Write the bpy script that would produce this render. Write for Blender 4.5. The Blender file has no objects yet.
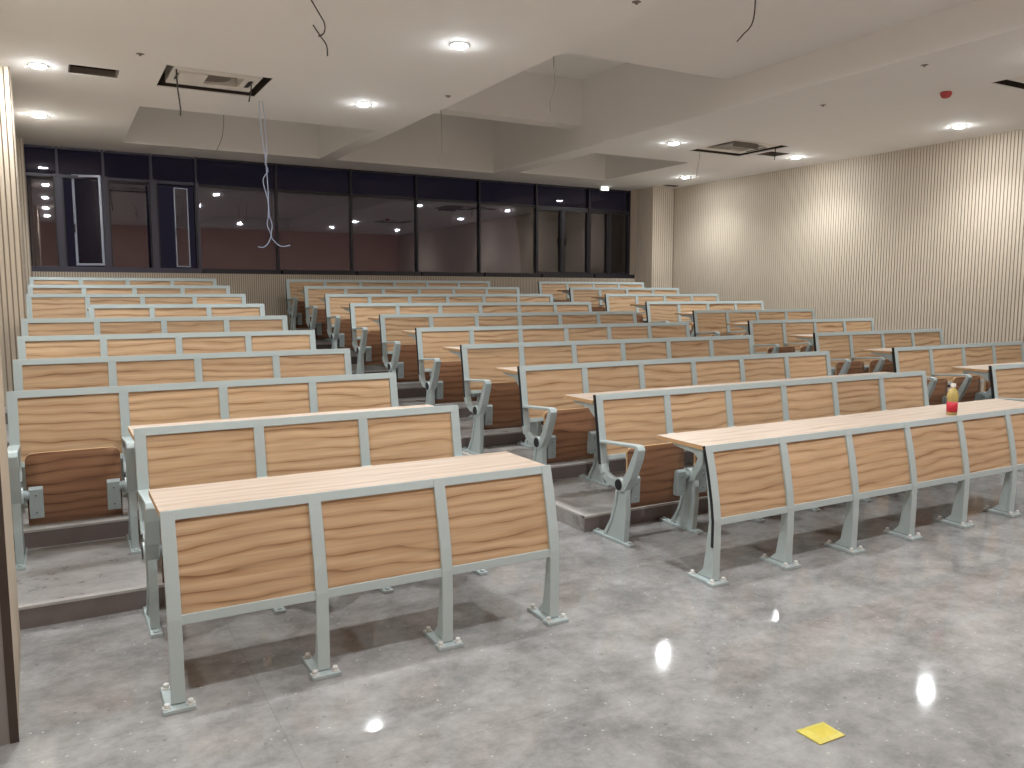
import bpy, bmesh, math, random
from mathutils import Vector
random.seed(7)
C = bpy.context.scene.collection
PI = math.pi
ORD = ['front', 'second', 'third', 'fourth', 'fifth', 'sixth', 'seventh', 'eighth', 'ninth', 'last']

# ------------------------------------------------------------ materials
def new_mat(name):
    m = bpy.data.materials.new(name); m.use_nodes = True
    nt = m.node_tree; b = nt.nodes['Principled BSDF']
    return m, nt, b
def srgb(r, g, b):
    f = lambda c: (c/255/12.92) if c/255 <= 0.04045 else ((c/255+0.055)/1.055)**2.4
    return (f(r), f(g), f(b), 1)
def plain(name, col, rough=0.5, metal=0.0, spec=0.5, bump=0.0, bscale=200, mottle=0.0):
    m, nt, b = new_mat(name)
    b.inputs['Base Color'].default_value = col; b.inputs['Roughness'].default_value = rough
    b.inputs['Metallic'].default_value = metal; b.inputs['Specular IOR Level'].default_value = spec
    tc = nt.nodes.new('ShaderNodeTexCoord')
    n = nt.nodes.new('ShaderNodeTexNoise'); n.inputs['Scale'].default_value = bscale; n.inputs['Detail'].default_value = 3
    nt.links.new(tc.outputs['Object'], n.inputs['Vector'])
    if bump:
        bp = nt.nodes.new('ShaderNodeBump'); bp.inputs['Strength'].default_value = bump; bp.inputs['Distance'].default_value = 0.002
        nt.links.new(n.outputs['Fac'], bp.inputs['Height']); nt.links.new(bp.outputs['Normal'], b.inputs['Normal'])
    if mottle:
        n2 = nt.nodes.new('ShaderNodeTexNoise'); n2.inputs['Scale'].default_value = 3; n2.inputs['Detail'].default_value = 5
        nt.links.new(tc.outputs['Object'], n2.inputs['Vector'])
        mx = nt.nodes.new('ShaderNodeMix'); mx.data_type = 'RGBA'
        mx.inputs[6].default_value = tuple(c*(1-mottle) for c in col[:3])+(1,)
        mx.inputs[7].default_value = tuple(min(1, c*(1+mottle)) for c in col[:3])+(1,)
        nt.links.new(n2.outputs['Fac'], mx.inputs[0]); nt.links.new(mx.outputs[2], b.inputs['Base Color'])
    return m
def wood(name, light, mid, dark, rough=0.4, axis='Z', scale=1.0, spec=0.35, dens=1.0):
    m, nt, b = new_mat(name); N = nt.nodes; L = nt.links
    tc = N.new('ShaderNodeTexCoord'); oi = N.new('ShaderNodeObjectInfo')
    mul = N.new('ShaderNodeVectorMath'); mul.operation = 'SCALE'; mul.inputs[0].default_value = (13.7, 7.3, 21.1)
    L.new(oi.outputs['Random'], mul.inputs[3])
    add = N.new('ShaderNodeVectorMath'); add.operation = 'ADD'
    L.new(tc.outputs['Object'], add.inputs[0]); L.new(mul.outputs[0], add.inputs[1])
    mp = N.new('ShaderNodeMapping'); mp.inputs['Scale'].default_value = (0.8, 3.6 if axis == 'Y' else 0.3, 3.6 if axis == 'Z' else 0.3)
    L.new(add.outputs[0], mp.inputs['Vector'])
    n1 = N.new('ShaderNodeTexNoise'); n1.inputs['Scale'].default_value = 1.3*scale; n1.inputs['Detail'].default_value = 3.0; n1.inputs['Distortion'].default_value = 0.0
    L.new(mp.outputs[0], n1.inputs['Vector'])
    # height across the board, bent by a slow noise: long flowing streaks that never close into rings
    sx = N.new('ShaderNodeSeparateXYZ'); L.new(add.outputs[0], sx.inputs[0])
    hz = N.new('ShaderNodeMath'); hz.operation = 'MULTIPLY'; hz.inputs[1].default_value = 18.0*dens; L.new(sx.outputs[axis], hz.inputs[0])
    mm = N.new('ShaderNodeMath'); mm.operation = 'MULTIPLY_ADD'; mm.inputs[1].default_value = 3.2; L.new(n1.outputs['Fac'], mm.inputs[0]); L.new(hz.outputs[0], mm.inputs[2])
    fr = N.new('ShaderNodeMath'); fr.operation = 'FRACT'; L.new(mm.outputs[0], fr.inputs[0])
    cr = N.new('ShaderNodeValToRGB'); L.new(fr.outputs[0], cr.inputs['Fac'])
    e = cr.color_ramp.elements
    e[0].position = 0.0; e[0].color = dark; e[1].position = 1.0; e[1].color = dark
    for p, c in ((0.06, mid), (0.35, light), (0.62, light), (0.88, mid)):
        q = e.new(p); q.color = c
    mp2 = N.new('ShaderNodeMapping'); mp2.inputs['Scale'].default_value = (2.2, 60 if axis == 'Y' else 1, 60 if axis == 'Z' else 1)
    L.new(add.outputs[0], mp2.inputs['Vector'])
    n2 = N.new('ShaderNodeTexNoise'); n2.inputs['Scale'].default_value = 1.5; n2.inputs['Detail'].default_value = 3
    L.new(mp2.outputs[0], n2.inputs['Vector'])
    r2 = N.new('ShaderNodeMapRange'); r2.inputs[1].default_value = 0.3; r2.inputs[2].default_value = 0.7; r2.inputs[3].default_value = 0.86; r2.inputs[4].default_value = 1.06
    L.new(n2.outputs['Fac'], r2.inputs[0])
    # each board is a little warmer, paler or darker than the next
    h = N.new('ShaderNodeHueSaturation')
    r3 = N.new('ShaderNodeMapRange'); r3.inputs[3].default_value = 0.88; r3.inputs[4].default_value = 1.08
    L.new(oi.outputs['Random'], r3.inputs[0])
    v = N.new('ShaderNodeMath'); v.operation = 'MULTIPLY'; L.new(r2.outputs[0], v.inputs[0]); L.new(r3.outputs[0], v.inputs[1])
    # some streaks fade out
    fd = N.new('ShaderNodeTexNoise'); fd.inputs['Scale'].default_value = 3.5; L.new(mp.outputs[0], fd.inputs['Vector'])
    fm = N.new('ShaderNodeMapRange'); fm.inputs[1].default_value = 0.38; fm.inputs[2].default_value = 0.62; fm.inputs[3].default_value = 0.0; fm.inputs[4].default_value = 0.75
    L.new(fd.outputs['Fac'], fm.inputs[0])
    mxf = N.new('ShaderNodeMix'); mxf.data_type = 'RGBA'; mxf.inputs[7].default_value = tuple((p+q)/2 for p, q in zip(light, mid))
    L.new(fm.outputs[0], mxf.inputs[0]); L.new(cr.outputs[0], mxf.inputs[6])
    L.new(mxf.outputs[2], h.inputs['Color']); L.new(v.outputs[0], h.inputs['Value']); L.new(h.outputs[0], b.inputs['Base Color'])
    b.inputs['Roughness'].default_value = rough; b.inputs['Specular IOR Level'].default_value = spec
    return m

M = {}
M['wood'] = wood('laminate_wood', srgb(212, 180, 144), srgb(192, 154, 116), srgb(138, 100, 68))
M['seat_wood'] = wood('seat_plywood', srgb(152, 112, 84), srgb(134, 94, 68), srgb(88, 58, 42), rough=0.45)
M['desk_wood_lit'] = wood('desk_laminate_lit', srgb(212, 194, 178), srgb(202, 180, 160), srgb(172, 144, 122), axis='Y', rough=0.35, dens=0.8)  # panel laminate again, with the light from above put into a paler colour
M['ply_edge'] = plain('plywood_edge', srgb(205, 165, 120), 0.5)
M['metal'] = plain('grey_powder_coat', srgb(184, 196, 195), 0.38, 0.0, 0.5, 0.08, 600)
M['metal_cast'] = plain('cast_grey_metal', srgb(180, 192, 192), 0.36, 0.08, 0.5, 0.1, 300)
M['bracket'] = plain('bracket_grey', srgb(148, 158, 158), 0.45)
M['bolt'] = plain('zinc_bolt', srgb(225, 225, 222), 0.35, 0.3)
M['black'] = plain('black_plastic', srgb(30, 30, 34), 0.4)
M['ceiling'] = plain('ceiling_paint', srgb(234, 233, 231), 0.85, spec=0.2, mottle=0.02)
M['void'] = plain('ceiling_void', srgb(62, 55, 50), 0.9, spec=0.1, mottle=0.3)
M['white_metal'] = plain('white_unit_casing', srgb(225, 222, 216), 0.5)
M['foil'] = plain('grey_duct_wrap', srgb(120, 112, 104), 0.5, 0.2, mottle=0.3)
M['beige'] = plain('beige_slat', srgb(200, 187, 169), 0.55, spec=0.3, mottle=0.06)
M['beige_dark'] = plain('groove_beige', srgb(154, 140, 124), 0.7, spec=0.2)
M['beige_plain'] = plain('beige_board', srgb(206, 190, 168), 0.6, mottle=0.04)
M['front_wall'] = plain('brown_board', srgb(208, 172, 154), 0.6, mottle=0.1)
M['frame'] = plain('dark_aluminium', srgb(36, 31, 38), 0.4, 0.1)
M['frame_pale'] = plain('slate_aluminium', srgb(66, 64, 78), 0.4, 0.1)
M['sash'] = plain('pale_aluminium', srgb(176, 184, 202), 0.35, 0.4)
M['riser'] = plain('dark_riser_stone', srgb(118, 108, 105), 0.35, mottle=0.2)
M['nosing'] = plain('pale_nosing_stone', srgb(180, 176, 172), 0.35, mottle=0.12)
M['cable'] = plain('black_cable', srgb(60, 52, 48), 0.5)
M['cable_pale'] = plain('pale_cable', srgb(150, 160, 185), 0.5)
M['cable_grey'] = plain('grey_cable', srgb(125, 115, 105), 0.5)
M['red'] = plain('red_dust_cap', srgb(170, 60, 60), 0.5)
M['cap'] = plain('white_cap', srgb(240, 235, 230), 0.4)
M['label_red'] = plain('red_label', srgb(205, 40, 60), 0.4)
M['dark_end'] = plain('dark_door_jamb', srgb(70, 58, 50), 0.6, mottle=0.3)
M['grey_board'] = plain('grey_plaster', srgb(140, 134, 130), 0.7, mottle=0.15)

def emit(name, col, s):
    m, nt, b = new_mat(name)
    b.inputs['Base Color'].default_value = (0.8, 0.8, 0.8, 1)
    b.inputs['Emission Color'].default_value = col; b.inputs['Emission Strength'].default_value = s
    return m
M['lamp'] = emit('led_diffuser', (0.94, 0.98, 1.0, 1), 260)
M['exit'] = emit('exit_lamp_face', (0.85, 1, 0.9, 1), 3.0)

def floor_mat(name, light, dark, rough):
    m, nt, b = new_mat(name); N = nt.nodes; L = nt.links
    tc = N.new('ShaderNodeTexCoord')
    a = N.new('ShaderNodeTexNoise'); a.inputs['Scale'].default_value = 2.4; a.inputs['Detail'].default_value = 14; a.inputs['Roughness'].default_value = 0.78; a.inputs['Distortion'].default_value = 0.1
    mp0 = N.new('ShaderNodeMapping'); mp0.inputs['Scale'].default_value = (1.0, 1.2, 1.0)
    L.new(tc.outputs['Object'], mp0.inputs['Vector']); L.new(mp0.outputs[0], a.inputs['Vector'])
    cr = N.new('ShaderNodeValToRGB'); cr.color_ramp.elements[0].position = 0.33; cr.color_ramp.elements[0].color = dark
    cr.color_ramp.elements[1].position = 0.66; cr.color_ramp.elements[1].color = light
    L.new(a.outputs['Fac'], cr.inputs['Fac'])
    # white chips and a few dark ones
    v = N.new('ShaderNodeTexVoronoi'); v.inputs['Scale'].default_value = 26; L.new(tc.outputs['Object'], v.inputs['Vector'])
    sp = N.new('ShaderNodeMath'); sp.operation = 'LESS_THAN'; sp.inputs[1].default_value = 0.13; L.new(v.outputs['Distance'], sp.inputs[0])
    sepc = N.new('ShaderNodeSeparateColor'); L.new(v.outputs['Color'], sepc.inputs[0])
    g1 = N.new('ShaderNodeMath'); g1.operation = 'GREATER_THAN'; g1.inputs[1].default_value = 0.7; L.new(sepc.outputs[0], g1.inputs[0])
    m1 = N.new('ShaderNodeMath'); m1.operation = 'MULTIPLY'; L.new(sp.outputs[0], m1.inputs[0]); L.new(g1.outputs[0], m1.inputs[1])
    m2 = N.new('ShaderNodeMath'); m2.operation = 'MULTIPLY'; m2.inputs[1].default_value = 0.42; L.new(m1.outputs[0], m2.inputs[0])
    mx = N.new('ShaderNodeMix'); mx.data_type = 'RGBA'; mx.inputs[7].default_value = srgb(215, 212, 205)
    L.new(m2.outputs[0], mx.inputs[0]); L.new(cr.outputs[0], mx.inputs[6])
    v2 = N.new('ShaderNodeTexVoronoi'); v2.inputs['Scale'].default_value = 9; L.new(tc.outputs['Object'], v2.inputs['Vector'])
    s2 = N.new('ShaderNodeMath'); s2.operation = 'LESS_THAN'; s2.inputs[1].default_value = 0.07; L.new(v2.outputs['Distance'], s2.inputs[0])
    m3 = N.new('ShaderNodeMath'); m3.operation = 'MULTIPLY'; m3.inputs[1].default_value = 0.35; L.new(s2.outputs[0], m3.inputs[0])
    mx2 = N.new('ShaderNodeMix'); mx2.data_type = 'RGBA'; mx2.inputs[7].default_value = srgb(80, 76, 74)
    L.new(m3.outputs[0], mx2.inputs[0]); L.new(mx.outputs[2], mx2.inputs[6])
    # joints between the large tiles
    br = N.new('ShaderNodeTexBrick'); br.offset = 0.0; br.inputs['Scale'].default_value = 1.0
    br.inputs['Brick Width'].default_value = 1.2; br.inputs['Row Height'].default_value = 0.6; br.inputs['Mortar Size'].default_value = 0.003
    br.inputs['Color1'].default_value = (1, 1, 1, 1); br.inputs['Color2'].default_value = (0.95, 0.95, 0.95, 1); br.inputs['Mortar'].default_value = (0.88, 0.87, 0.87, 1)
    mp = N.new('ShaderNodeMapping'); mp.inputs['Location'].default_value = (0.35, 0.12, 0); L.new(tc.outputs['Object'], mp.inputs['Vector']); L.new(mp.outputs[0], br.inputs['Vector'])
    mul = N.new('ShaderNodeMix'); mul.data_type = 'RGBA'; mul.blend_type = 'MULTIPLY'; mul.inputs[0].default_value = 1
    L.new(mx2.outputs[2], mul.inputs[6]); L.new(br.outputs['Color'], mul.inputs[7]); L.new(mul.outputs[2], b.inputs['Base Color'])
    rr = N.new('ShaderNodeMapRange'); rr.inputs[3].default_value = rough*0.8; rr.inputs[4].default_value = rough*1.5; L.new(a.outputs['Fac'], rr.inputs[0])
    L.new(rr.outputs[0], b.inputs['Roughness']); b.inputs['Specular IOR Level'].default_value = 0.4
    return m
M['floor'] = floor_mat('polished_grey_stone_tile', srgb(170, 168, 166), srgb(112, 110, 109), 0.055)
M['tier'] = floor_mat('grey_stone_tile', srgb(186, 182, 179), srgb(128, 124, 122), 0.25)

def glass_mat(name, tint, ior):
    m = bpy.data.materials.new(name); m.use_nodes = True; nt = m.node_tree; nt.nodes.clear()
    o = nt.nodes.new('ShaderNodeOutputMaterial'); mx = nt.nodes.new('ShaderNodeMixShader')
    t = nt.nodes.new('ShaderNodeBsdfTransparent'); t.inputs[0].default_value = tint
    g = nt.nodes.new('ShaderNodeBsdfGlossy'); g.inputs['Roughness'].default_value = 0.02; g.inputs['Color'].default_value = (1, 0.93, 0.95, 1)
    f = nt.nodes.new('ShaderNodeFresnel'); f.inputs['IOR'].default_value = ior
    nt.links.new(f.outputs[0], mx.inputs[0]); nt.links.new(t.outputs[0], mx.inputs[1]); nt.links.new(g.outputs[0], mx.inputs[2])
    nt.links.new(mx.outputs[0], o.inputs[0]); return m
M['glass'] = glass_mat('window_glass', (0.55, 0.55, 0.62, 1), 2.0)
M['glass_upper'] = glass_mat('upper_window_glass', (0.55, 0.55, 0.66, 1), 1.42)
def clear(name, col, rough=0.05):
    m, nt, b = new_mat(name)
    b.inputs['Base Color'].default_value = col; b.inputs['Transmission Weight'].default_value = 0.6; b.inputs['Roughness'].default_value = rough; b.inputs['IOR'].default_value = 1.33
    return m
M['tea'] = clear('yellow_drink', srgb(228, 212, 140))

# ------------------------------------------------------------ mesh helpers
def box(bm, x0, x1, y0, y1, z0, z1, mi=0):
    vs = [bm.verts.new(p) for p in ((x0, y0, z0), (x1, y0, z0), (x1, y1, z0), (x0, y1, z0), (x0, y0, z1), (x1, y0, z1), (x1, y1, z1), (x0, y1, z1))]
    fs = []
    for q in ((3, 2, 1, 0), (4, 5, 6, 7), (0, 1, 5, 4), (1, 2, 6, 5), (2, 3, 7, 6), (3, 0, 4, 7)):
        f = bm.faces.new([vs[i] for i in q]); f.material_index = mi; fs.append(f)
    return fs
def prism(bm, pts, x0, x1, mi=0):
    """outline in (y, z) swept along x"""
    a = [bm.verts.new((x0, y, z)) for y, z in pts]; b = [bm.verts.new((x1, y, z)) for y, z in pts]
    n = len(pts)
    fs = [bm.faces.new(a), bm.faces.new(list(reversed(b)))]
    for i in range(n):
        fs.append(bm.faces.new([a[(i+1) % n], a[i], b[i], b[(i+1) % n]]))
    for f in fs: f.material_index = mi
def band(line, t0, t1=None):
    """closed outline around an open (y, z) line, thickness t0 at its start to t1 at its end"""
    t1 = t0 if t1 is None else t1
    n = len(line); A = []; B = []
    for i, (y, z) in enumerate(line):
        p = Vector(line[max(0, i-1)]); q = Vector(line[min(n-1, i+1)]); d = (q-p).normalized(); nn = Vector((-d.y, d.x))
        t = (t0+(t1-t0)*i/(n-1))/2
        A.append((y+nn.x*t, z+nn.y*t)); B.append((y-nn.x*t, z-nn.y*t))
    return A+B[::-1]
def cyl(bm, c, r, h, axis='Z', seg=20, r2=None, mi=0):
    r2 = r if r2 is None else r2; A = []; B = []
    for i in range(seg):
        a = 2*PI*i/seg; u, v = math.cos(a), math.sin(a)
        for lst, rr, t in ((A, r, 0), (B, r2, h)):
            p = {'Z': (u*rr, v*rr, t), 'X': (t, u*rr, v*rr), 'Y': (u*rr, t, v*rr)}[axis]
            lst.append(bm.verts.new((c[0]+p[0], c[1]+p[1], c[2]+p[2])))
    fs = [bm.faces.new(A[::-1]), bm.faces.new(B)]
    for i in range(seg):
        f = bm.faces.new([A[i], A[(i+1) % seg], B[(i+1) % seg], B[i]]); f.smooth = True; fs.append(f)
    for f in fs: f.material_index = mi
def lathe(bm, prof, seg=24, mi=0):
    rings = []
    for r, z in prof:
        rings.append([bm.verts.new((r*math.cos(2*PI*i/seg), r*math.sin(2*PI*i/seg), z)) for i in range(seg)])
    for a, b in zip(rings, rings[1:]):
        for i in range(seg):
            f = bm.faces.new([a[i], a[(i+1) % seg], b[(i+1) % seg], b[i]]); f.smooth = True; f.material_index = mi
    bm.faces.new(rings[0][::-1]).material_index = mi; bm.faces.new(rings[-1]).material_index = mi
def data(name, bm, mats, bevel=0):
    bmesh.ops.recalc_face_normals(bm, faces=bm.faces[:])
    if bevel:
        es = [e for e in bm.edges if len(e.link_faces) == 2 and e.calc_face_angle(0) > 0.6]
        bmesh.ops.bevel(bm, geom=es, offset=bevel, segments=2, affect='EDGES', profile=0.6, clamp_overlap=True)
    me = bpy.data.meshes.new(name); bm.to_mesh(me); bm.free()
    for m in (mats if isinstance(mats, (list, tuple)) else [mats]): me.materials.append(m)
    return me
def link(name, me, parent=None, loc=(0, 0, 0), rot=(0, 0, 0)):
    o = bpy.data.objects.new(name, me); C.objects.link(o); o.location = loc; o.rotation_euler = rot
    if parent: o.parent = parent
    return o
def tag(o, label=None, cat=None, group=None, kind=None):
    if label: o['label'] = label
    if cat: o['category'] = cat
    if group: o['group'] = group
    if kind: o['kind'] = kind
    return o
def structure(name, bm, mats, label, cat, bevel=0):
    return tag(link(name, data(name, bm, mats, bevel)), label, cat, kind='structure')
def tube(name, lines, r, mat, parent=None, seg=8):
    """round cable swept along smoothed polylines, one mesh"""
    bm = bmesh.new()
    for line in (lines if isinstance(lines[0][0], (tuple, list)) else [lines]):
        P = [Vector(p) for p in line]; pts = []
        for i in range(len(P)-1):
            p0 = P[max(0, i-1)]; p1 = P[i]; p2 = P[i+1]; p3 = P[min(len(P)-1, i+2)]
            for j in range(5):
                t = j/5; pts.append(0.5*((2*p1)+(p2-p0)*t+(2*p0-5*p1+4*p2-p3)*t*t+(3*p1-p0-3*p2+p3)*t**3))
        pts.append(P[-1]); rings = []
        for i, p in enumerate(pts):
            d = (pts[min(i+1, len(pts)-1)]-pts[max(0, i-1)]).normalized()
            u = d.cross(Vector((0, 1, 0.02))).normalized(); v = d.cross(u)
            rings.append([bm.verts.new(p+u*r*math.cos(2*PI*k/seg)+v*r*math.sin(2*PI*k/seg)) for k in range(seg)])
        for A, B in zip(rings, rings[1:]):
            for k in range(seg): bm.faces.new([A[k], A[(k+1) % seg], B[(k+1) % seg], B[k]]).smooth = True
        bm.faces.new(rings[0][::-1]); bm.faces.new(rings[-1])
    return link(name, data(name, bm, mat), parent)

# ------------------------------------------------------------ measures
PY, STEP, Y1 = 0.9741, 0.106, 0.9976
XM, XR, W = 3.214, 7.509, 0.55
ZC, YB, XW = 3.5, 9.4, 10.5
row_y = lambda k: 0.0 if k == 0 else Y1+(k-1)*PY
row_z = lambda k: max(0, k-1)*STEP
riser_y = lambda k: 1.09+(k-1)*PY          # tier k rises here, to k*STEP

# ------------------------------------------------------------ bench part shapes (shared by all benches)
PW = 0.05                                  # post width across
front_line = [(0.075, 0.731), (0.05, 0.64), (0.028, 0.55), (0.006, 0.44), (-0.008, 0.34), (-0.008, 0.2), (-0.005, 0.02)]
def front_y(z):
    for (ya, za), (yb, zb) in zip(front_line, front_line[1:]):
        if zb <= z <= za: return yb+(ya-yb)*(z-zb)/(za-zb)
    return front_line[0][0]
# front-row post: slim curved upright over a foot that widens backwards
bm = bmesh.new()
out = [(y-0.015, z) for y, z in front_line] + [(0.105, 0.02), (0.062, 0.06), (0.046, 0.15), (0.034, 0.25), (0.026, 0.33), (0.034, 0.42), (0.052, 0.55), (0.072, 0.66), (0.085, 0.725)]
prism(bm, out, -0.011, 0.011)
prism(bm, band([(y-0.014, z) for y, z in front_line], 0.016), -PW/2, PW/2)
D_post0 = data('front_post', bm, M['metal'], 0.002)
bm = bmesh.new(); box(bm, -0.057, 0.057, -0.066, -0.014, 0, 0.016); box(bm, -0.045, -0.005, -0.016, 0.15, 0, 0.016)
D_foot0 = data('foot_plate', bm, M['metal_cast'], 0.003)
bm = bmesh.new()
cyl(bm, (0, 0, 0.016), 0.016, 0.005, seg=14); cyl(bm, (0, 0, 0.021), 0.012, 0.014, seg=8, r2=0.010)
D_bolt = data('bolt', bm, M['bolt'])
bm = bmesh.new(); prism(bm, band([(y-0.012, z) for y, z in front_line[:6]], 0.018), -PW/2-0.003, -PW/2); D_side0 = data('dark_side_strip', bm, M['black'])  # thin dark strip over the outer side of an end post
bm = bmesh.new()                            # panel follows the curve of the uprights
zs = [0.345+i*(0.70-0.345)/8 for i in range(9)]
prism(bm, band([(front_y(z)+0.0, z) for z in zs], 0.014), -W/2+PW/2-0.006, W/2-PW/2+0.006)
D_panel0 = data('front_panel', bm, M['wood'])
def desk_bracket_shape(zt, y0):
    bm = bmesh.new(); prism(bm, [(y0, zt), (y0+0.24, zt), (y0+0.24, zt-0.012), (y0+0.07, zt-0.03), (y0, zt-0.085)], -0.012, 0.012)
    return data('desk_bracket', bm, M['metal_cast'], 0.002)
D_db0 = desk_bracket_shape(0.7065, 0.085)
# ---- rows with seats
up_line = [(0.072, 0.896), (0.055, 0.80), (0.040, 0.71), (0.026, 0.62), (0.014, 0.53), (0.004, 0.46), (-0.02, 0.405), (-0.075, 0.375), (-0.17, 0.365)]
def up_y(z):
    for (ya, za), (yb, zb) in zip(up_line, up_line[1:]):
        if zb <= z <= za: return yb+(ya-yb)*(z-zb)/(za-zb)
    return up_line[0][0]
bm = bmesh.new()
prism(bm, band(up_line[:7], 0.03, 0.034), -PW/2, PW/2)
prism(bm, band(up_line[6:], 0.04, 0.05), -0.018, 0.018)
cyl(bm, (-0.034, -0.205, 0.372), 0.044, 0.068, 'X', 24)
prism(bm, [(-0.248, 0.36), (-0.165, 0.36), (-0.145, 0.25), (-0.105, 0.13), (-0.035, 0.018), (-0.235, 0.018), (-0.252, 0.20)], -0.011, 0.011)
prism(bm, [(-0.256, 0.36), (-0.230, 0.36), (-0.234, 0.2), (-0.205, 0.018), (-0.245, 0.018), (-0.262, 0.2)], -0.019, 0.019)
prism(bm, [(-0.180, 0.35), (-0.160, 0.35), (-0.140, 0.25), (-0.100, 0.13), (-0.025, 0.018), (-0.058, 0.018), (-0.122, 0.13), (-0.162, 0.25)], -0.019, 0.019)
D_up = data('seat_frame', bm, M['metal_cast'], 0.002)
bm = bmesh.new(); prism(bm, band(up_line[:6], 0.026), -PW/2-0.003, -PW/2); D_side = data('dark_side_strip', bm, M['black'])  # same dark strip, following the seat upright
bm = bmesh.new()
arm = [(0.012, 0.612), (-0.34, 0.638), (-0.372, 0.634), (-0.385, 0.610), (-0.368, 0.55), (-0.315, 0.43), (-0.25, 0.335), (-0.215, 0.35), (-0.235, 0.41), (-0.275, 0.47), (-0.335, 0.585), (-0.35, 0.620), (0.010, 0.596)]
prism(bm, arm, -0.028, 0.028)
D_arm = data('armrest', bm, M['metal_cast'], 0.005)
bm = bmesh.new(); box(bm, -0.025, 0.025, -0.305, 0.075, 0, 0.018)
cyl(bm, (0, -0.285, 0.018), 0.013, 0.01, seg=10); cyl(bm, (0, 0.055, 0.018), 0.013, 0.01, seg=10)
D_foot = data('base_plate', bm, M['metal_cast'], 0.004)
bm = bmesh.new(); cyl(bm, (0, -0.205, 0.372), 0.034, 0.004, 'X', 24); D_cap = data('hub_cap', bm, M['black'])
bm = bmesh.new()
zs = [0.495+i*(0.868-0.495)/8 for i in range(9)]
prism(bm, band([(up_y(z)+0.004, z) for z in zs], 0.014), -W/2+PW/2-0.006, W/2-PW/2+0.006)
D_back = data('backrest', bm, M['wood'])
# folded seat board, rounded top corners, gently dished
bm = bmesh.new()
sw, zt, zb, rr = 0.227, 0.588, 0.195, 0.04
outl = [(-sw, zb), (sw, zb)]
for i in range(7):
    a = i*PI/12; outl.append((sw-rr+rr*math.cos(a), zt-rr+rr*math.sin(a)))
for i in range(7):
    a = PI/2+i*PI/12; outl.append((-sw+rr+rr*math.cos(a), zt-rr+rr*math.sin(a)))
nz = 14
def seat_y(z):
    t = (z-zb)/(zt-zb); return -0.150-0.03*t-0.018*math.sin(PI*t)
cols = {}
rows = []
for j in range(nz+1):
    z = zb+(zt-rr-zb)*j/8 if j <= 8 else zt-rr+rr*math.sin(PI/2*(j-8)/6)*0.9999
    hw = sw if z <= zt-rr else sw-rr+math.sqrt(max(0, rr*rr-(z-(zt-rr))**2))
    rows.append([(-hw+2*hw*i/6, z) for i in range(7)])
for dy, flip in ((0, 0), (0.016, 1)):
    g = [[bm.verts.new((x, seat_y(z)+dy, z)) for x, z in r] for r in rows]
    for j in range(nz):
        for i in range(6):
            q = [g[j][i], g[j][i+1], g[j+1][i+1], g[j+1][i]]
            f = bm.faces.new(q if not flip else q[::-1]); f.smooth = True
    if not flip: g0 = g
def rim(a0, a1, b0, b1):
    f = bm.faces.new([a0, a1, b1, b0]); f.material_index = 1
for i in range(6): rim(g0[0][i], g0[0][i+1], g[0][i], g[0][i+1]); rim(g0[nz][i], g0[nz][i+1], g[nz][i], g[nz][i+1])
for j in range(nz): rim(g0[j][0], g0[j+1][0], g[j][0], g[j+1][0]); rim(g0[j][6], g0[j+1][6], g[j][6], g[j+1][6])
D_seat = data('seat', bm, [M['seat_wood'], M['ply_edge']])
def bracket_shape(s):
    bm = bmesh.new()
    prism(bm, [(-0.215, 0.245), (-0.172, 0.245), (-0.168, 0.30), (-0.176, 0.405), (-0.205, 0.415), (-0.222, 0.40)], s*0.152, s*0.218)
    cyl(bm, (min(s*0.212, s*0.254), -0.205, 0.372), 0.026, 0.042, 'X', 16)
    for z in (0.28, 0.37): cyl(bm, (s*0.185, -0.226, z), 0.006, 0.006, 'Y', 8, mi=1)
    return data('seat_bracket', bm, [M['bracket'], M['black']], 0.003)
D_br = {1: bracket_shape(1), -1: bracket_shape(-1)}
D_db = desk_bracket_shape(0.833, 0.09)
def rail_shape(name, line, n, w):
    bm = bmesh.new(); prism(bm, band(line, 0.030), -0.0, n*w); return data(name, bm, M['metal'], 0.002)
def desk_shape(n, w, y0, y1, zt):
    bm = bmesh.new(); fs = box(bm, -0.026, n*w+0.005, y0, y1, zt-0.024, zt)
    for f in fs[2:]: f.material_index = 1
    fs[0].material_index = 1
    return data('desk_top', bm, [M['desk_wood_lit'], M['ply_edge']], 0.0015)
RC = {}
def cached(key, fn):
    if key not in RC: RC[key] = fn()
    return RC[key]

def front_bench(x0, n, w, label, group, dark_side=True):
    r = bpy.data.objects.new('desk_bench', None); C.objects.link(r); r.location = (x0, 0, 0)
    tag(r, label, 'bench', group)
    for i in range(n+1):
        p = link('post', D_post0, r, (i*w, 0, 0))
        f = link('foot_plate', D_foot0, p)
        if i == 0 and dark_side: link('dark_side_strip', D_side0, p)
        for bx, by in ((-0.041, -0.042), (0.041, -0.042), (-0.025, 0.128)): link('bolt', D_bolt, f, (bx, by, 0))
        link('desk_bracket', D_db0, r, (i*w, 0, 0))
    for i in range(n): link('front_panel', D_panel0, r, ((i+0.5)*w, 0, 0))
    link('top_rail', cached(('t0', n, w), lambda: rail_shape('top_rail', [(front_y(0.729)-0.004, 0.729), (front_y(0.693)-0.004, 0.693)], n, w)), r)
    link('bottom_rail', cached(('b0', n, w), lambda: rail_shape('bottom_rail', [(front_y(0.352)-0.004, 0.352), (front_y(0.316)-0.004, 0.316)], n, w)), r)
    link('desk_top', cached(('d0', n, w), lambda: desk_shape(n, w, 0.062, 0.45, 0.732)), r)
    return r
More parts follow.
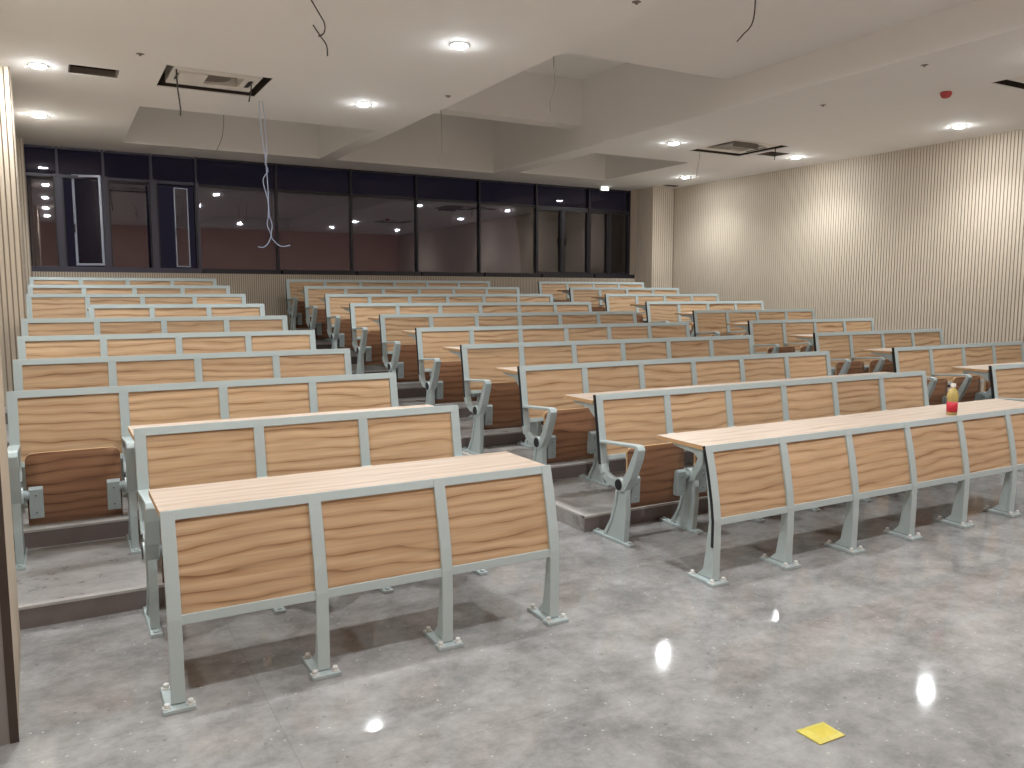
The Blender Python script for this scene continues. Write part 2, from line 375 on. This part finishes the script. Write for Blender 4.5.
def seat_bench(x0, n, w, k, label, group, desk=True, dark_side=True):
    r = bpy.data.objects.new('auditorium_bench', None); C.objects.link(r); r.location = (x0, row_y(k), row_z(k))
    tag(r, label, 'bench', group)
    for i in range(n+1):
        p = link('seat_frame', D_up, r, (i*w, 0, 0))
        link('armrest', D_arm, p); link('base_plate', D_foot, p)
        if i == 0:
            link('hub_cap', D_cap, p, (-0.037, 0, 0))
            if dark_side: link('dark_side_strip', D_side, p)
        if i == n: link('hub_cap', D_cap, p, (0.033, 0, 0))
        if desk: link('desk_bracket', D_db, r, (i*w, 0, 0))
    for i in range(n):
        link('backrest', D_back, r, ((i+0.5)*w, 0, 0))
        s = link('seat', D_seat, r, ((i+0.5)*w, 0, 0))
        for q in (1, -1): link('seat_bracket', D_br[q], s)
    link('top_rail', cached(('t', n, w), lambda: rail_shape('top_rail', [(up_y(0.897), 0.897), (up_y(0.858), 0.858)], n, w)), r)
    link('bottom_rail', cached(('b', n, w), lambda: rail_shape('bottom_rail', [(up_y(0.512), 0.512), (up_y(0.484), 0.484)], n, w)), r)
    if desk: link('desk_top', cached(('d', n, w), lambda: desk_shape(n, w, 0.088, 0.43, 0.858)), r)
    return r

NUM = {3: 'three', 4: 'four', 6: 'six'}
front_bench(W, 3, W, 'three-panel wooden desk without seats standing on the floor at the front of the left block', 'benches of the left block', False)
front_bench(XM, 6, W, 'six-panel wooden desk without seats at the front right, a drink bottle on its top', 'benches of the middle block')
for k in range(1, 10):
    n, i0 = (3, 1) if k in (1, 6) else (4, 0)
    pos = 'back row against the window wall' if k == 9 else ORD[k]+' row from the front'
    extra = {1: 'three-seat wooden bench directly behind the left front desk, its first seat missing', 6: 'three-seat wooden bench beside the wall column, seventh row of the left block'}.get(
        k, 'four-seat wooden bench of the left block, '+pos)
    seat_bench(i0*W, n, W, k, extra, 'benches of the left block', k < 9, False)
    seat_bench(XM, 6, W, k, 'six-seat wooden bench of the middle block, '+pos, 'benches of the middle block', k < 9)
    rpos = 'cut off by the right edge, frontmost of its block' if k == 1 else ('back row before the corner column' if k == 9 else ORD[k-1]+' row of that block from its front')
    seat_bench(XR, 4, 0.555, k, 'four-seat bench of the right block, '+rpos, 'benches of the right block', k < 9)

# ------------------------------------------------------------ floor and tiers
bm = bmesh.new(); box(bm, -1.2, XW+0.2, -3.75, 9.9, -0.12, 0)
structure('floor', bm, M['floor'], 'polished grey speckled stone floor in front of the benches', 'floor')
def tiers(name, x0, x1, shift, label):
    bm = bmesh.new()
    for k in range(1, 10):
        y = riser_y(k)+shift
        if y > 9.35: continue
        box(bm, x0, x1, y, 9.42, (k-1)*STEP, k*STEP)
    bm.normal_update()
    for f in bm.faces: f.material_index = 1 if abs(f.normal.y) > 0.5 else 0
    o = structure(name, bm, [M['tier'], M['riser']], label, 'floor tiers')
    nb = bmesh.new()
    for k in range(1, 10):
        y = riser_y(k)+shift
        if y > 9.35: continue
        box(nb, x0, x1, y-0.003, y+0.035, k*STEP-0.012, k*STEP+0.001)
        if name == 'floor_middle_tiers':
            box(nb, x0-0.002, x0+0.035, y+0.05, min(9.42, y+PY), k*STEP-0.012, k*STEP+0.001)
    c = link('step_nosing', data('step_nosing', nb, M['nosing']), o); c['label'] = 'pale step nosing'
tiers('floor_left_tiers', -0.46, 2.26, 0, 'grey stone tiers under the left block of benches')
tiers('floor_middle_tiers', 3.136, 6.585, 0, 'grey stone tiers under the middle block of benches')
tiers('floor_right_tiers', 7.44, XW-0.005, 0, 'grey stone tiers under the right block of benches')
tiers('floor_left_aisle_steps', 2.26, 3.13, 0.6, 'grey stone aisle steps between left and middle benches')
tiers('floor_right_aisle_steps', 6.585, 7.44, 0.6, 'grey stone aisle steps between middle and right benches')

# ------------------------------------------------------------ walls
def slats(bm, p0, p1, nrm, z0, z1, pitch, gap=0.011, depth=0.007):
    """corrugated cladding from p0 to p1 (x, y), outward normal nrm; slats slot 0, grooves slot 1"""
    p0 = Vector(p0); p1 = Vector(p1); d = p1-p0; L = d.length; d.normalize(); n = Vector(nrm)
    k = max(1, round(L/pitch)); pt = L/k; prof = []
    for i in range(k):
        a = i*pt
        prof += [(a, 0, 0), (a+pt-gap, 0, 1), (a+pt-gap, -depth, 1), (a+pt, -depth, 1)]
    prof.append((L, 0, 0))
    lo = [bm.verts.new((*(p0+d*s+n*t), z0)) for s, t, _ in prof]; hi = [bm.verts.new((*(p0+d*s+n*t), z1)) for s, t, _ in prof]
    for i in range(len(prof)-1):
        f = bm.faces.new([lo[i], lo[i+1], hi[i+1], hi[i]]); f.material_index = 0 if i % 4 == 0 else 1
def wall(name, boxes, label, mat):
    bm = bmesh.new()
    for b in boxes: box(bm, *b)
    return structure(name, bm, mat, label, 'wall')
def clad(parent, segs, pitch, name='slat_cladding'):
    bm = bmesh.new()
    for s in segs: slats(bm, *s, pitch)
    o = link(name, data(name, bm, [M['beige'], M['beige_dark']]), parent)
    return o
wr = wall('wall_right', [(XW, XW+0.2, -3.75, 9.6, 0, ZC+0.3)], 'right side wall clad in narrow vertical beige slats', M['beige_plain'])
clad(wr, [((XW-0.013, -3.6), (XW-0.013, 8.9), (-1, 0), 0, ZC)], 0.044)
wb = wall('wall_back', [(-0.5, XW+0.2, YB, YB+0.35, 0, 1.83), (9.98, XW+0.2, YB, YB+0.35, 1.83, ZC+0.3)], 'back wall of beige slats below the long dark window band', M['beige_plain'])
clad(wb, [((-0.05, YB-0.013), (9.98, YB-0.013), (0, -1), 0.8, 1.83)], 0.031)
wc = wall('wall_back_column', [(9.985, XW-0.02, 8.915, YB-0.002, 0.86, ZC)], 'beige clad column in the far right corner beside the windows', M['beige_plain'])
clad(wc, [((9.972, YB-0.02), (9.972, 8.902), (-1, 0), 0.86, ZC), ((9.972, 8.902), (XW-0.02, 8.902), (0, -1), 0.86, ZC)], 0.05)
wl = wall('wall_left', [(-0.62, -0.42, 1.0, 5.4, 0, ZC+0.3), (-0.62, -0.012, 5.415, 5.95, 0, ZC), (-0.62, -0.075, 5.95, YB, 0, ZC+0.3), (-0.075, 0.0, 9.15, YB-0.02, 0.9, ZC), (-0.8, -0.62, -3.75, 5.4, 0, ZC+0.3)],
          'left side wall in beige slats with a shallow column halfway', M['beige_plain'])
clad(wl, [((-0.42, 5.402), (0.0, 5.402), (0, -1), 0, ZC), ((0.0, 5.402), (0.0, 5.95), (1, 0), 0, ZC), ((-0.062, 5.95), (-0.062, 9.15), (1, 0), 0, ZC), ((-0.062, 9.137), (0.002, 9.137), (0, -1), 0.9, ZC), ((-0.407, 1.0), (-0.407, 5.4), (1, 0), 0, ZC)], 0.04)
bm = bmesh.new()
lo = [bm.verts.new((x, y, 0)) for x, y in ((-0.62, 0.012), (0.038, 0.012), (0.015, 1.0), (-0.62, 1.0))]; hi = [bm.verts.new((v.co.x, v.co.y, ZC)) for v in lo]
bm.faces.new(lo[::-1]); bm.faces.new(hi)
for i in range(4): bm.faces.new([lo[i], lo[(i+1) % 4], hi[(i+1) % 4], hi[i]])
wn = structure('wall_left_end', bm, M['beige_plain'], 'near end of the left wall, pale board with a dark edge', 'wall')
bm = bmesh.new(); box(bm, 0.014, 0.041, 0.0, 0.012, 0, ZC); link('dark_edge', data('dark_edge', bm, M['dark_end']), wn)
bm = bmesh.new(); box(bm, -0.62, 0.014, 0.002, 0.012, 0, ZC); link('grey_end_board', data('grey_end_board', bm, M['grey_board']), wn)
wall('wall_front', [(-0.8, XW+0.2, -3.8, -3.6, 0, ZC+0.3)], 'plain brown front wall behind the viewer seen only mirrored in the windows', M['front_wall'])

# ------------------------------------------------------------ ceiling with coffers and service holes
COF = [(1.13, 3.73, 6.48, 8.83), (3.97, 6.61, -2.8, 8.83), (6.95, 8.68, 6.48, 8.6)]   # openings in the lower ceiling
TRAY = COF[1]; ZTRAY = 3.8; DEEP = [(3.55, 6.28), (6.55, 8.83)]                      # the long tray steps up again twice
HOLE = [(1.19, 2.10, 4.67, 5.50), (0.45, 0.85, 5.06, 5.38), (8.0, 8.95, 4.77, 5.72), (9.02, 9.40, 5.17, 5.48), (10.02, 10.36, 8.56, 8.76), (8.0, 8.9, 0.66, 1.54)]
bm = bmesh.new()
X0c, X1c, Y0c, Y1c = -0.8, XW+0.2, -3.8, 9.75
xs = sorted({X0c, X1c, *[v for c in COF+HOLE for v in c[:2]]}); ys = sorted({Y0c, Y1c, *[v for c in COF+HOLE for v in c[2:]]})
vc = {}
def V(x, y, z):
    k = (round(x, 4), round(y, 4), round(z, 4))
    if k not in vc: vc[k] = bm.verts.new(k)
    return vc[k]
for xa, xb in zip(xs, xs[1:]):
    for ya, yb in zip(ys, ys[1:]):
        cx, cy = (xa+xb)/2, (ya+yb)/2
        if any(c[0] < cx < c[1] and c[2] < cy < c[3] for c in COF+HOLE): continue
        bm.faces.new([V(xa, ya, ZC), V(xa, yb, ZC), V(xb, yb, ZC), V(xb, ya, ZC)])
def recess(c, h, mi, lip=0):
    xa, xb, ya, yb = c
    p = [(xa, ya), (xb, ya), (xb, yb), (xa, yb)]
    z = ZC
    for z0, z1, m in ([(ZC, ZC+lip, 0)] if lip else [])+[(ZC+lip, ZC+h, mi)]:
        for i in range(4):
            a, b = p[i], p[(i+1) % 4]
            f = bm.faces.new([bm.verts.new((*a, z0)), bm.verts.new((*b, z0)), bm.verts.new((*b, z1)), bm.verts.new((*a, z1))]); f.material_index = m
    f = bm.faces.new([bm.verts.new((*q, ZC+h)) for q in p]); f.material_index = mi
for c in (COF[0], COF[2]): recess(c, 0.8, 0)
def quad(*p):
    return bm.faces.new([bm.verts.new(q) for q in p])
xa, xb, ya, yb = TRAY
zd = 4.4
edges = [ya] + [v for d in DEEP for v in d]
for y0, y1, z in [(ya, DEEP[0][0], ZTRAY), (DEEP[0][0], DEEP[0][1], zd), (DEEP[0][1], DEEP[1][0], ZTRAY), (DEEP[1][0], yb, zd)]:
    quad((xa, y0, z), (xa, y1, z), (xb, y1, z), (xb, y0, z))
    for x in (xa, xb): quad((x, y0, ZC), (x, y1, ZC), (x, y1, z), (x, y0, z))
for y, z0, z1 in [(ya, ZC, ZTRAY), (DEEP[0][0], ZTRAY, zd), (DEEP[0][1], ZTRAY, zd), (DEEP[1][0], ZTRAY, zd), (yb, ZC, zd)]:
    quad((xa, y, z0), (xb, y, z0), (xb, y, z1), (xa, y, z1))
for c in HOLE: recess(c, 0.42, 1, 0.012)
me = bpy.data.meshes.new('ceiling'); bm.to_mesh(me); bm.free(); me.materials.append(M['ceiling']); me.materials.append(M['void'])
tag(link('ceiling', me), 'white painted ceiling with deep coffers and open service holes', 'ceiling', kind='structure')

# ------------------------------------------------------------ windows
GY = 9.62
WX = [(-0.05, 0.365), (0.365, 0.92), (0.92, 1.525), (1.525, 2.107), (2.107, 3.24), (3.24, 4.40), (4.40, 5.51), (5.51, 6.67), (6.67, 7.81), (7.81, 8.94), (8.94, 9.975)]
ZT = 3.10
def sash(parent, hinge, w, ang, z0, z1, mat=None, t=0.03):
    s = bpy.data.objects.new('open_sash', None); C.objects.link(s); s.parent = parent; s.location = (hinge, YB+0.1, 0); s.rotation_euler = (0, 0, ang)
    bm = bmesh.new()
    for b in ((0, t, z0, z1), (w-t, w, z0, z1), (t, w-t, z0, z0+t), (t, w-t, z1-t, z1)): box(bm, b[0], b[1], -0.015, 0.015, b[2], b[3])
    link('sash_frame', data('sash_frame', bm, mat or M['sash'], 0.002), s)
    bm = bmesh.new(); box(bm, t, w-t, -0.003, 0.003, z0+t, z1-t); link('sash_pane', data('sash_pane', bm, M['glass_upper'] if ang < 0 else M['glass']), s)
    bm = bmesh.new(); box(bm, 0.006, 0.02, -0.045, -0.015, 2.44, 2.47); box(bm, 0.006, 0.02, -0.052, -0.035, 2.36, 2.47); link('handle', data('handle', bm, M['black'], 0.002), s)
for i, (xa, xb) in enumerate(WX):
    w = bpy.data.objects.new('window_%d' % (i+1), None); C.objects.link(w); w.location = (0, 0, 0)
    side = ['against the left wall', 'with the pale sash swung open', 'between the two open casements', 'with the dark casement open', 'just right of the open casement, hanging cable in front', 'fourth from the middle of the band', 'above the middle benches, left of centre', 'in the middle of the band', 'left of the paired casements', 'with paired closed casements and black handles', 'against the corner column under the small lamp'][i]
    tag(w, 'dark night window bay '+side, 'window', kind='structure')
    opens = i in (1, 3); bm = bmesh.new()
    m = 0.038 if i < 4 else 0.016; fy = YB-0.01 if i < 4 else GY-0.05
    xa, xb = [0.2244+(v-0.2244)*(1 if i < 4 else 1.0095) if v not in (-0.05, 9.975) else v for v in (xa, xb)]
    if i == 3: xb = 2.125
    if i == 4: xa = 2.125
    box(bm, xa, xa+m, fy, GY+0.05, 1.83, ZT+0.02); box(bm, xb-m, xb, fy, GY+0.05, 1.83, ZT+0.02); box(bm, xa, xa+0.016, GY-0.05, GY+0.05, ZT+0.02, ZC); box(bm, xb-0.016, xb, GY-0.05, GY+0.05, ZT+0.02, ZC)
    box(bm, xa+m, xb-m, YB-0.01, GY+0.05, 1.83, 1.90); box(bm, xa+m, xb-m, GY-0.02, GY+0.05, ZC-0.03, ZC)
    box(bm, xa+m, xb-m, GY-0.03 if i > 3 else YB+0.06, GY+0.05, ZT-0.02, ZT+0.02)
    link('window_frame', data('window_frame', bm, M['frame_pale'] if i < 4 else M['frame'], 0.002), w)
    if i < 4:
        bm = bmesh.new()
        for x in (xa+m, xb-m-0.02): box(bm, x, x+0.02, YB+0.01, YB+0.05, 1.90, ZT-0.03)
        link('inner_trim', data('inner_trim', bm, M['frame']), w)
    spans = [(xa+m, xb-m)]
    if i in (9, 10):
        c = (xa+xb)/2-0.01; spans = [(xa+m, c-0.03), (c+0.03, xb-m)]
        bm = bmesh.new(); box(bm, c-0.03, c+0.03, GY-0.05, GY+0.03, 1.90, ZT-0.02)
        for s0, s1 in spans:
            for x in (s0, s1-0.025): box(bm, x, x+0.025, GY-0.04, GY+0.02, 1.90, ZT-0.02)
            box(bm, s0, s1, GY-0.04, GY+0.02, 1.90, 1.94); box(bm, s0, s1, GY-0.04, GY+0.02, ZT-0.06, ZT-0.02)
        link('casement_frame', data('casement_frame', bm, M['frame'], 0.002), w)
        if i == 9:
            for hx in (c-0.045, c+0.045):
                bm = bmesh.new(); box(bm, hx-0.012, hx+0.012, GY-0.075, GY-0.04, 2.42, 2.56); link('handle', data('handle', bm, M['black'], 0.003), w)
    for s0, s1 in spans:
        if not opens:
            bm = bmesh.new(); box(bm, s0, s1, GY, GY+0.006, 1.90, ZT-0.02); link('window_pane', data('window_pane', bm, M['glass']), w)
    bm = bmesh.new(); box(bm, xa+0.016, xb-0.016, GY, GY+0.006, ZT+0.02, ZC-0.03); link('upper_pane', data('upper_pane', bm, M['glass_upper']), w)
    if i == 1: sash(w, 0.53, 0.36, -0.3, 1.92, 3.13)
    if i == 3: sash(w, 1.80, 0.19, 0.12, 1.92, 3.04, M['sash'], 0.014)

# ------------------------------------------------------------ lamps
bm = bmesh.new(); lathe(bm, [(0.068, 0.0), (0.080, -0.006), (0.070, -0.009), (0.060, -0.004)], 32); D_ring = data('trim_ring', bm, M['white_metal'])
bm = bmesh.new(); lathe(bm, [(0.060, -0.003), (0.058, -0.011), (0.046, -0.018), (0.024, -0.023), (0.006, -0.025)], 32); D_lens = data('diffuser', bm, M['lamp'])
LP = [(0.2, 7.5, 'at the far left corner by the windows'), (0.22, 5.23, 'above the left benches nearest the left vent hole'), (3.15, 5.23, 'left of the coffer, second nearest'), (3.15, 2.92, 'largest and brightest, nearest the top centre of the photo'),
      (7.43, 5.35, 'between coffer and right cassette'), (9.65, 7.66, 'at the far right corner above the column'), (9.69, 5.33, 'right of the small vent beside the right cassette'), (9.65, 2.87, 'beside the slatted wall under the red detector')]
for x in (0.2, 7.5, 9.55):
    for y in ((-1.4,) if x > 9 else (0.7, -1.4)): LP.append((x, y, 'out of frame towards the front of the room'))
LP += [(0.2, 3.0, 'out of frame above the left benches'), (3.1, 0.65, 'out of frame above the left aisle'), (2.6, -1.4, 'out of frame above the front floor'), (4.87, -1.4, 'out of frame above the middle of the front floor')]
E_SPOT = 60
for x, y, s in LP:
    d = bpy.data.objects.new('downlight', None); C.objects.link(d); d.location = (x, y, ZC)
    tag(d, 'round recessed ceiling downlight '+s, 'ceiling light', 'recessed downlights')
    link('trim_ring', D_ring, d); link('diffuser', D_lens, d)
    for kind, e, ang, bl in (('SPOT', E_SPOT, 140, 1.0),):
        li = bpy.data.lights.new('downlight_beam', kind); li.energy = e; li.spot_size = math.radians(ang); li.spot_blend = bl; li.shadow_soft_size = 0.045
        li.color = (0.93, 0.975, 1.0)
        o = bpy.data.objects.new('downlight_beam', li); C.objects.link(o); o.parent = d; o.location = (0, 0, -0.09)

# ------------------------------------------------------------ ceiling services
def cassette(x0, x1, y0, y1, label, broken):
    r = bpy.data.objects.new('air_conditioner', None); C.objects.link(r); r.location = ((x0+x1)/2, (y0+y1)/2, ZC)
    tag(r, label, 'air conditioner', 'open ceiling cassettes')
    hx, hy = (x1-x0)/2-0.07, (y1-y0)/2-0.10
    bm = bmesh.new(); box(bm, -hx, hx, -hy, -hy+0.14, 0.02, 0.32); box(bm, -hx, hx, hy-0.14, hy, 0.02, 0.32); box(bm, -hx, -hx+0.14, -hy+0.14, hy-0.14, 0.02, 0.32); box(bm, hx-0.14, hx, -hy+0.14, hy-0.14, 0.02, 0.32)
    link('casing', data('casing', bm, M['white_metal'], 0.006), r)
    for s in (-1, 1):
        bm = bmesh.new(); box(bm, s*(hx-0.07)-0.02, s*(hx-0.07)+0.02, -hy+0.2, hy-0.2, 0.014, 0.022)
        link('air_outlet', data('air_outlet', bm, M['black']), r)
    bm = bmesh.new(); box(bm, -hx+0.14, hx-0.14, -hy+0.14, hy-0.14, 0.10, 0.14); link('fan_deck', data('fan_deck', bm, M['foil']), r)
    bm = bmesh.new(); cyl(bm, (0, 0, 0.04), 0.15, 0.06, seg=28, r2=0.13); link('fan', data('fan', bm, M['foil']), r)
    return r
c1 = cassette(1.19, 2.10, 4.67, 5.50, 'white ceiling cassette bared in its opening above the left benches', 0)
bm = bmesh.new(); box(bm, -0.32, -0.08, -0.2, 0.12, -0.0, 0.04); link('drain_pan', data('drain_pan', bm, M['white_metal'], 0.01), c1)
c2 = cassette(8.0, 8.95, 4.77, 5.72, 'ceiling cassette with loose grey pan in the opening above the right benches', 1)
bm = bmesh.new(); prism(bm, [(-0.30, -0.02), (0.22, 0.02), (0.22, 0.04), (-0.30, 0.01)], -0.40, 0.05); box(bm, -0.40, 0.05, -0.31, -0.295, -0.05, 0.06); link('loose_pan', data('loose_pan', bm, M['foil']), c2)
cassette(8.0, 8.9, 0.66, 1.54, 'ceiling cassette cut off by the right edge of the photo', 0)
def frame_hole(x0, x1, y0, y1, label):
    r = bpy.data.objects.new('air_vent', None); C.objects.link(r); r.location = ((x0+x1)/2, (y0+y1)/2, ZC); hx, hy = (x1-x0)/2-0.003, (y1-y0)/2-0.003
    tag(r, label, 'vent', 'open duct vents')
    bm = bmesh.new(); t = 0.012
    for b in ((-hx, hx, -hy, -hy+t), (-hx, hx, hy-t, hy), (-hx, -hx+t, -hy+t, hy-t), (hx-t, hx, -hy+t, hy-t)): box(bm, *b, 0.005, 0.06)
    link('vent_collar', data('vent_collar', bm, M['foil']), r)
    bm = bmesh.new(); box(bm, -hx+t, hx-t, -hy+t, hy-t, 0.25, 0.26); link('duct_end', data('duct_end', bm, M['black']), r)
frame_hole(0.45, 0.85, 5.06, 5.38, 'uncovered rectangular vent hole left of the left cassette')
frame_hole(9.02, 9.40, 5.17, 5.48, 'uncovered vent hole between right cassette and downlight')
frame_hole(10.02, 10.36, 8.56, 8.76, 'small uncovered vent hole before the corner column')

bm = bmesh.new(); lathe(bm, [(0.05, 0.0), (0.055, -0.012), (0.05, -0.03), (0.038, -0.05), (0.02, -0.058)], 24)
tag(link('smoke_detector', data('smoke_detector', bm, M['red'], 0), loc=(7.965, 1.951, ZC)), 'smoke detector under a dull red dust cap on the right ceiling', 'smoke detector')
for x, y, s in ((3.78, 1.467, 'small sprinkler head near the top edge of the photo'), (3.774, 4.484, 'small sprinkler head between two downlights beside the coffer'), (6.9, 1.464, 'sprinkler head at the coffer edge left of the red detector'), (7.365, 2.918, 'sprinkler head midway along the right ceiling strip'), (0.959, 4.425, 'small sprinkler head between left vent and cassette')):
    r = bpy.data.objects.new('sprinkler_head', None); C.objects.link(r); r.location = (x, y, ZC+0.003); tag(r, s, 'sprinkler', 'ceiling sprinklers')
    bm = bmesh.new(); lathe(bm, [(0.03, 0.0), (0.032, -0.004), (0.014, -0.008)], 16); link('escutcheon', data('escutcheon', bm, M['foil']), r)
    bm = bmesh.new(); cyl(bm, (0, 0, -0.016), 0.006, 0.01, seg=10); cyl(bm, (0, 0, -0.018), 0.012, 0.002, seg=12); link('deflector', data('deflector', bm, M['foil']), r)
r = bpy.data.objects.new('emergency_light', None); C.objects.link(r); r.location = (9.20, YB-0.03, ZC+0.004); tag(r, 'small glowing white lamp hung at the top of the last window', 'emergency light')
bm = bmesh.new(); box(bm, -0.09, 0.09, -0.03, 0.01, -0.075, 0.0); link('lamp_body', data('lamp_body', bm, M['white_metal'], 0.005), r)
bm = bmesh.new(); box(bm, -0.08, 0.08, -0.034, -0.031, -0.068, -0.012); link('lamp_face', data('lamp_face', bm, M['exit']), r)

# hanging cables
def cable(pts, r, mat, label): tag(tube('hanging_cable', pts, r, mat), label, 'cable', 'cables hanging from the ceiling')
Yc = 5.6
cable([[(2.20, Yc, 3.5), (2.222, Yc, 3.3), (2.225, Yc, 2.96), (2.21, Yc, 2.88), (2.235, Yc, 2.8), (2.183, Yc, 2.70), (2.225, Yc, 2.5), (2.235, Yc, 2.35), (2.26, Yc, 2.25), (2.25, Yc, 2.13), (2.30, Yc, 2.06), (2.36, Yc, 2.03), (2.44, Yc, 2.045)],
       [(2.17, Yc, 3.5), (2.18, Yc, 3.2), (2.215, Yc, 2.9), (2.23, Yc, 2.6), (2.225, Yc, 2.35), (2.21, Yc, 2.25), (2.245, Yc, 2.15), (2.22, Yc, 2.07), (2.17, Yc, 2.02), (2.11, Yc, 2.02)]], 0.0045, M['cable_pale'], 'long twisted pale cable hanging in front of the dark windows, ends splayed')
cable([(1.29, 4.85, 3.6), (1.292, 4.85, 3.4), (1.31, 4.85, 3.18), (1.308, 4.85, 3.12)], 0.007, M['cable'], 'short black cable hanging from the left cassette opening')
cable([(1.96, 4.95, 3.6), (1.955, 4.95, 3.45), (1.93, 4.95, 3.33)], 0.006, M['cable'], 'very short dark cable at the right end of the left cassette')
cable([(1.98, 6.55, 4.1), (1.99, 6.55, 3.6), (1.97, 6.55, 3.3), (1.90, 6.55, 3.12)], 0.004, M['cable_grey'], 'thin grey cable hanging out of the left rear coffer')
cable([[(1.847, 2.51, 3.5), (1.90, 2.51, 3.42), (1.935, 2.51, 3.36), (1.93, 2.51, 3.30), (1.89, 2.51, 3.27)], [(1.855, 2.51, 3.34), (1.90, 2.51, 3.28), (1.945, 2.51, 3.22), (1.95, 2.51, 3.15)]], 0.005, M['cable'], 'looped dark cable hanging near the top left of the photo')
cable([(4.02, 2.9, 4.1), (4.02, 2.9, 3.5), (4.03, 2.9, 3.3), (3.98, 2.9, 3.15), (3.99, 2.9, 3.06)], 0.005, M['cable_grey'], 'thin grey cable hanging from the near left corner of the front coffer')
cable([(4.15, 5.5, 4.1), (4.16, 5.5, 3.5), (4.16, 5.5, 3.2), (4.11, 5.5, 3.0)], 0.005, M['cable_grey'], 'thin grey cable hanging from the middle rear coffer')
cable([(4.55, 1.15, 4.1), (4.56, 1.15, 3.6), (4.54, 1.15, 3.4), (4.45, 1.15, 3.3), (4.40, 1.15, 3.25)], 0.005, M['cable'], 'thin dark cable hanging at the top edge right of centre')
cable([(8.1, 5.6, 3.7), (8.1, 5.6, 3.4), (8.06, 5.6, 3.2), (8.08, 5.6, 3.1)], 0.004, M['cable_grey'], 'thin grey cable hanging at the left of the right cassette')
cable([(8.915, 5.0, 3.7), (8.915, 5.0, 3.45), (8.90, 5.0, 3.35)], 0.007, M['cable'], 'short dark cable hanging from the right cassette')

# ------------------------------------------------------------ bottle and packet
r = bpy.data.objects.new('drink_bottle', None); C.objects.link(r); r.location = (5.405, 0.10, 0.732)
tag(r, 'small drink bottle with red label and white cap on the middle front desk', 'bottle')
bm = bmesh.new(); lathe(bm, [(0.028, 0.0), (0.033, 0.006), (0.033, 0.10), (0.035, 0.115), (0.035, 0.135), (0.028, 0.16), (0.016, 0.178), (0.013, 0.185)], 28); link('bottle_body', data('bottle_body', bm, M['tea']), r)
bm = bmesh.new(); lathe(bm, [(0.0338, 0.02), (0.0338, 0.09)], 28); link('bottle_label', data('bottle_label', bm, M['label_red']), r)
bm = bmesh.new(); cyl(bm, (0, 0, 0.185), 0.0165, 0.024, seg=20); link('bottle_cap', data('bottle_cap', bm, M['cap'], 0.002), r)
m, nt, b = new_mat('yellow_packet'); b.inputs['Roughness'].default_value = 0.35
tc = nt.nodes.new('ShaderNodeTexCoord'); n = nt.nodes.new('ShaderNodeTexNoise'); n.inputs['Scale'].default_value = 25; nt.links.new(tc.outputs['Object'], n.inputs['Vector'])
cr = nt.nodes.new('ShaderNodeValToRGB'); cr.color_ramp.elements[0].color = srgb(190, 175, 70); cr.color_ramp.elements[1].color = srgb(225, 212, 110); nt.links.new(n.outputs['Fac'], cr.inputs[0]); nt.links.new(cr.outputs[0], b.inputs['Base Color'])
bm = bmesh.new()
P4 = [Vector((-0.061, -0.048)), Vector((0.063, -0.050)), Vector((0.068, 0.048)), Vector((-0.062, 0.056))]
g = []
for j in range(7):
    row = []
    for i in range(9):
        u, v = i/8, j/6; p = (P4[0]*(1-u)+P4[1]*u)*(1-v)+(P4[3]*(1-u)+P4[2]*u)*v
        e = min(u, 1-u, v, 1-v); row.append((p.x, p.y, 0.0035+min(e*4, 1)*0.006+random.uniform(0, 0.0012)))
    g.append(row)
tv = [[bm.verts.new(p) for p in r_] for r_ in g]; bv = [[bm.verts.new((p[0], p[1], 0.001)) for p in r_] for r_ in g]
for j in range(6):
    for i in range(8):
        f = bm.faces.new([tv[j][i], tv[j][i+1], tv[j+1][i+1], tv[j+1][i]]); f.material_index = 1 if 2 <= i <= 6 and 1 <= j <= 4 else 0
        bm.faces.new([bv[j][i], bv[j+1][i], bv[j+1][i+1], bv[j][i+1]])
for i in range(8):
    bm.faces.new([tv[0][i+1], tv[0][i], bv[0][i], bv[0][i+1]]); bm.faces.new([tv[6][i], tv[6][i+1], bv[6][i+1], bv[6][i]])
for j in range(6):
    bm.faces.new([tv[j][0], tv[j+1][0], bv[j+1][0], bv[j][0]]); bm.faces.new([tv[j+1][8], tv[j][8], bv[j][8], bv[j+1][8]])
tag(link('paper_packet', data('paper_packet', bm, [m, plain('olive_print', srgb(205, 188, 75), 0.4)]), loc=(2.487, -1.319, 0)), 'crumpled yellow packet lying on the grey floor', 'packet')

# ------------------------------------------------------------ camera, world, view
cam = bpy.data.cameras.new('camera'); cam.sensor_width = 36; cam.lens = 812.05/1024*36; cam.clip_end = 100
co = bpy.data.objects.new('camera', cam); C.objects.link(co); co.location = (0.2244, -3.1352, 1.5316)
co.rotation_euler = (PI/2-0.1102, 0, -0.5121); bpy.context.scene.camera = co
w = bpy.data.worlds.new('night'); bpy.context.scene.world = w; w.use_nodes = True
w.node_tree.nodes['Background'].inputs[0].default_value = (0.012, 0.0105, 0.018, 1); w.node_tree.nodes['Background'].inputs[1].default_value = 0.6
sc = bpy.context.scene
sc.view_settings.view_transform = 'Standard'; sc.view_settings.look = 'None'; sc.view_settings.gamma = 1; sc.view_settings.use_curve_mapping = False
sc.view_settings.exposure = 0.8
sc.cycles.max_bounces = 10; sc.cycles.diffuse_bounces = 6; sc.cycles.glossy_bounces = 4; sc.cycles.transmission_bounces = 6; sc.cycles.transparent_max_bounces = 8
sc.cycles.sample_clamp_indirect = 6; sc.cycles.use_denoising = True
